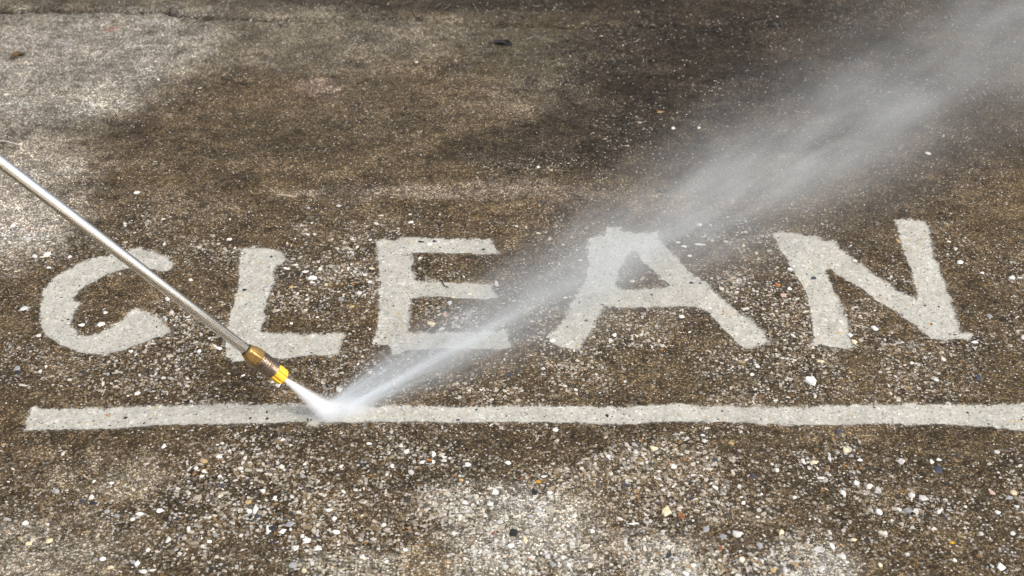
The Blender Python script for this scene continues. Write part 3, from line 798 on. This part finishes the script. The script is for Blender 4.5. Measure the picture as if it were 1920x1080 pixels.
# the plume thrown up from where the jet strikes
PE = CAM + ray(1905, 62) * 2.10
PD = PE - IMP; PL = np.linalg.norm(PD); PD = PD / PL
def plume_density(N, x, y, z):
    xc = N.math('MAXIMUM', x, 0.0)
    w = N.math('MULTIPLY_ADD', N.math('DIVIDE', xc, N.math('MULTIPLY_ADD', xc, .7, 1.0)), 0.175, 0.010)
    v = N.math('DIVIDE', y, w); u = N.math('DIVIDE', z, N.math('MULTIPLY', w, .8))
    r2 = N.math('ADD', N.math('MULTIPLY', v, v), N.math('MULTIPLY', u, u))
    core = N.math('ADD', N.math('MULTIPLY', gauss(N, r2), .56), N.math('MULTIPLY', gauss(N, N.math('MULTIPLY', r2, N.math('MULTIPLY_ADD', N.math('MINIMUM', xc, 1.0), -3.2, 5.0))), .64))
    # a second sheet of water leaves the strike point to the left of the main one
    v2_ = N.math('DIVIDE', N.math('SUBTRACT', v, 1.0), .34)
    sheet = N.math('MULTIPLY', gauss(N, N.math('ADD', N.math('MULTIPLY', v2_, v2_), N.math('MULTIPLY', N.math('MULTIPLY', u, u), 3.0))), N.math('EXPONENT', N.math('DIVIDE', xc, -.32)))
    core = N.math('ADD', core, N.math('MULTIPLY', sheet, .55))
    # fine streaks fanning out from the point of impact
    cb_ = N.n('ShaderNodeCombineXYZ'); N.put(cb_.inputs[0], N.math('MULTIPLY', x, 2.2)); N.put(cb_.inputs[1], v); N.put(cb_.inputs[2], u)
    st = N.noise(cb_.outputs[0], 2.6, 2, .65)
    cb2 = N.n('ShaderNodeCombineXYZ'); N.put(cb2.inputs[0], N.math('MULTIPLY', x, 7)); N.put(cb2.inputs[1], v); N.put(cb2.inputs[2], u)
    bil = N.noise(cb2.outputs[0], 1.1, 1, .55)
    streak = N.math('MULTIPLY', N.smooth(st, .32, .68, .35, 1.65), N.smooth(bil, .3, .7, .55, 1.4))
    gap = N.math('MULTIPLY', gauss(N, N.math('POWER', N.math('DIVIDE', N.math('SUBTRACT', v, .42), .26), 2.0)), N.math('EXPONENT', N.math('DIVIDE', xc, -.30)))
    tau = N.math('MULTIPLY_ADD', N.math('EXPONENT', N.math('DIVIDE', xc, -.085)), 3.4, .72)
    tau = N.math('MULTIPLY', tau, N.smooth(xc, .40, 1.15, 1.05, .42))
    rho = N.math('DIVIDE', tau, N.math('MULTIPLY', w, 1.77))
    fade = N.math('MULTIPLY', N.smooth(x, -.025, .004), N.smooth(x, 1.75, 1.25))
    d = N.math('MULTIPLY', N.math('MULTIPLY', rho, core), N.math('MULTIPLY', streak, N.math('SUBTRACT', 1.0, N.math('MULTIPLY', gap, .9))))
    return N.math('MULTIPLY', d, fade)

def ring_hull(name, secs, seg=28):
    vs, fc = [], []
    for x, ry, rz in secs:
        for k in range(seg):
            a = 2 * math.pi * k / seg; vs.append((x, ry * math.cos(a), rz * math.sin(a)))
    n = len(secs)
    for i in range(n - 1):
        for k in range(seg):
            fc.append((i * seg + k, i * seg + (k + 1) % seg, (i + 1) * seg + (k + 1) % seg, (i + 1) * seg + k)[::-1])
    fc.append(tuple(range(seg))[::-1]); fc.append(tuple(range((n - 1) * seg, n * seg)))
    me = bpy.data.meshes.new(name); me.from_pydata(vs, [], fc)
    bm = bmesh.new(); bm.from_mesh(me); bmesh.ops.recalc_face_normals(bm, faces=bm.faces); bm.to_mesh(me); bm.free()
    return me

def frame_from_x(d):
    xv = Vector(d).normalized(); yv = Vector((0, 0, 1)).cross(xv).normalized(); zv = xv.cross(yv)
    return Matrix((xv, yv, zv)).transposed().to_4x4()

secs = [(x, 2.1 * (.010 + .175 * max(x, 0) / (1 + .7 * max(x, 0))), 1.75 * (.010 + .175 * max(x, 0) / (1 + .7 * max(x, 0)))) for x in (-.025, 0, .1, .25, .6, 1.1, 1.75)]
plume = link('spray_mist', ring_hull('spray_mist', secs), None, water_material('spray_mist', plume_density, 0.22))
plume.matrix_world = Matrix.Translation(Vector(IMP) + Vector((0, 0, .002))) @ frame_from_x(PD)
tag(plume, 'white plume of water mist blowing up to the right', 'spray', 'stuff')

JD = IMP - TIP; JL = float(np.linalg.norm(JD))
def jet_density(N, x, y, z):
    w = N.math('MULTIPLY_ADD', N.math('MAXIMUM', x, 0.0), .085, .0016)
    v = N.math('DIVIDE', y, w); u = N.math('DIVIDE', z, w)
    core = gauss(N, N.math('ADD', N.math('MULTIPLY', v, v), N.math('MULTIPLY', u, u)))
    cb_ = N.n('ShaderNodeCombineXYZ'); N.put(cb_.inputs[0], N.math('MULTIPLY', x, 8)); N.put(cb_.inputs[1], v); N.put(cb_.inputs[2], u)
    st = N.smooth(N.noise(cb_.outputs[0], 2.2, 3, .6), .3, .7, .5, 1.5)
    rho = N.math('DIVIDE', 4.5, N.math('MULTIPLY', w, 1.77))
    return N.math('MULTIPLY', N.math('MULTIPLY', rho, core), st)
jet = link('water_jet', ring_hull('water_jet', [(x, 2.2 * (.0016 + .085 * x), 2.2 * (.0016 + .085 * x)) for x in (0.0005, JL * .5, JL * 1.02)], 20), None,
           water_material('water_jet', jet_density, 0.25, -0.4, (.99, .995, 1.0)))
jet.matrix_world = Matrix.Translation(Vector(TIP)) @ frame_from_x(JD)
tag(jet, 'narrow white water jet between the yellow nozzle and the ground', 'water jet', 'stuff')

def splash_density(N, x, y, z):
    r2 = N.math('ADD', N.math('ADD', N.math('POWER', N.math('DIVIDE', x, .026), 2.0), N.math('POWER', N.math('DIVIDE', y, .012), 2.0)), N.math('POWER', N.math('DIVIDE', z, .011), 2.0))
    return N.math('MULTIPLY', gauss(N, r2), 110.0)
sp_secs = [(-.078, .006, .004), (-.060, .028, .019), (-.03, .040, .027), (0, .043, .029), (.03, .040, .027), (.060, .028, .019), (.078, .006, .004)]
spl = link('water_splash', ring_hull('water_splash', sp_secs, 20), None, water_material('water_splash', splash_density, 0.5, -0.4, (.99, .995, 1.0)))
spl.matrix_world = Matrix.Translation(Vector(IMP) + Vector((.012, .004, .004))) @ frame_from_x(np.array([1.0, .25, 0]))
tag(spl, 'bright white splash where the jet hits the underline', 'splash', 'stuff')

def droplets(n):
    """loose drops flying off the strike point inside and round the plume"""
    r = np.random.default_rng(3)
    fr = frame_from_x(PD)
    xv, yv, zv = [np.array(fr.col[i][:3]) for i in range(3)]
    dist = 0.03 + 1.15 * r.random(n) ** 1.5
    w = .009 + .165 * dist / (1 + .5 * dist)
    a = r.normal(0, .75, n) * w; b = np.abs(r.normal(0, .65, n)) * w
    C = IMP + dist[:, None] * xv + a[:, None] * yv + b[:, None] * zv
    k = n // 4                                           # low side splatter
    ang = r.uniform(-1.2, 2.2, k); rr = .02 + .16 * r.random(k) ** 1.8
    C[:k] = IMP + np.stack([rr * np.cos(ang), rr * np.sin(ang), .002 + .03 * r.random(k) * (1 - rr / .2)], 1)
    C[:, 2] = np.maximum(C[:, 2], .003)
    D = C - IMP; D /= np.linalg.norm(D, axis=1)[:, None]
    S1 = np.cross(D, [0, 0, 1.0]); S1 /= np.linalg.norm(S1, axis=1)[:, None]; S2 = np.cross(D, S1)
    rad = r.uniform(.00018, .00050, n); ln = rad * r.uniform(1.2, 3.5, n)
    off = [D * ln[:, None], S1 * rad[:, None], S2 * rad[:, None], -S1 * rad[:, None], -S2 * rad[:, None], -D * ln[:, None]]
    VV = np.stack([C + o for o in off], 1).reshape(-1, 3)
    one = np.array([0,1,2, 0,2,3, 0,3,4, 0,4,1, 5,2,1, 5,3,2, 5,4,3, 5,1,4])
    F = (one[None, :] + 6 * np.arange(n)[:, None]).ravel()
    me = np_mesh('water_droplets', VV, F, np.full(8 * n, 3), smooth=True)
    m = bpy.data.materials.new('water_drop'); N = NT(m)
    bb = N.n('ShaderNodeBsdfPrincipled'); bb.inputs['Base Color'].default_value = (.92, .95, .98, 1)
    bb.inputs['Roughness'].default_value = .12; bb.inputs['Transmission Weight'].default_value = .35; bb.inputs['IOR'].default_value = 1.33
    N.put(bb.inputs['Roughness'], N.smooth(N.noise(N.n('ShaderNodeTexCoord').outputs['Object'], 300), .3, .7, .08, .2))
    N.t.links.new(bb.outputs[0], N.n('ShaderNodeOutputMaterial').inputs[0])
    o = link('water_droplets', me, None, m)
    tag(o, 'fine white water droplets flying off where the jet strikes', 'droplets', 'stuff')
droplets(3200)
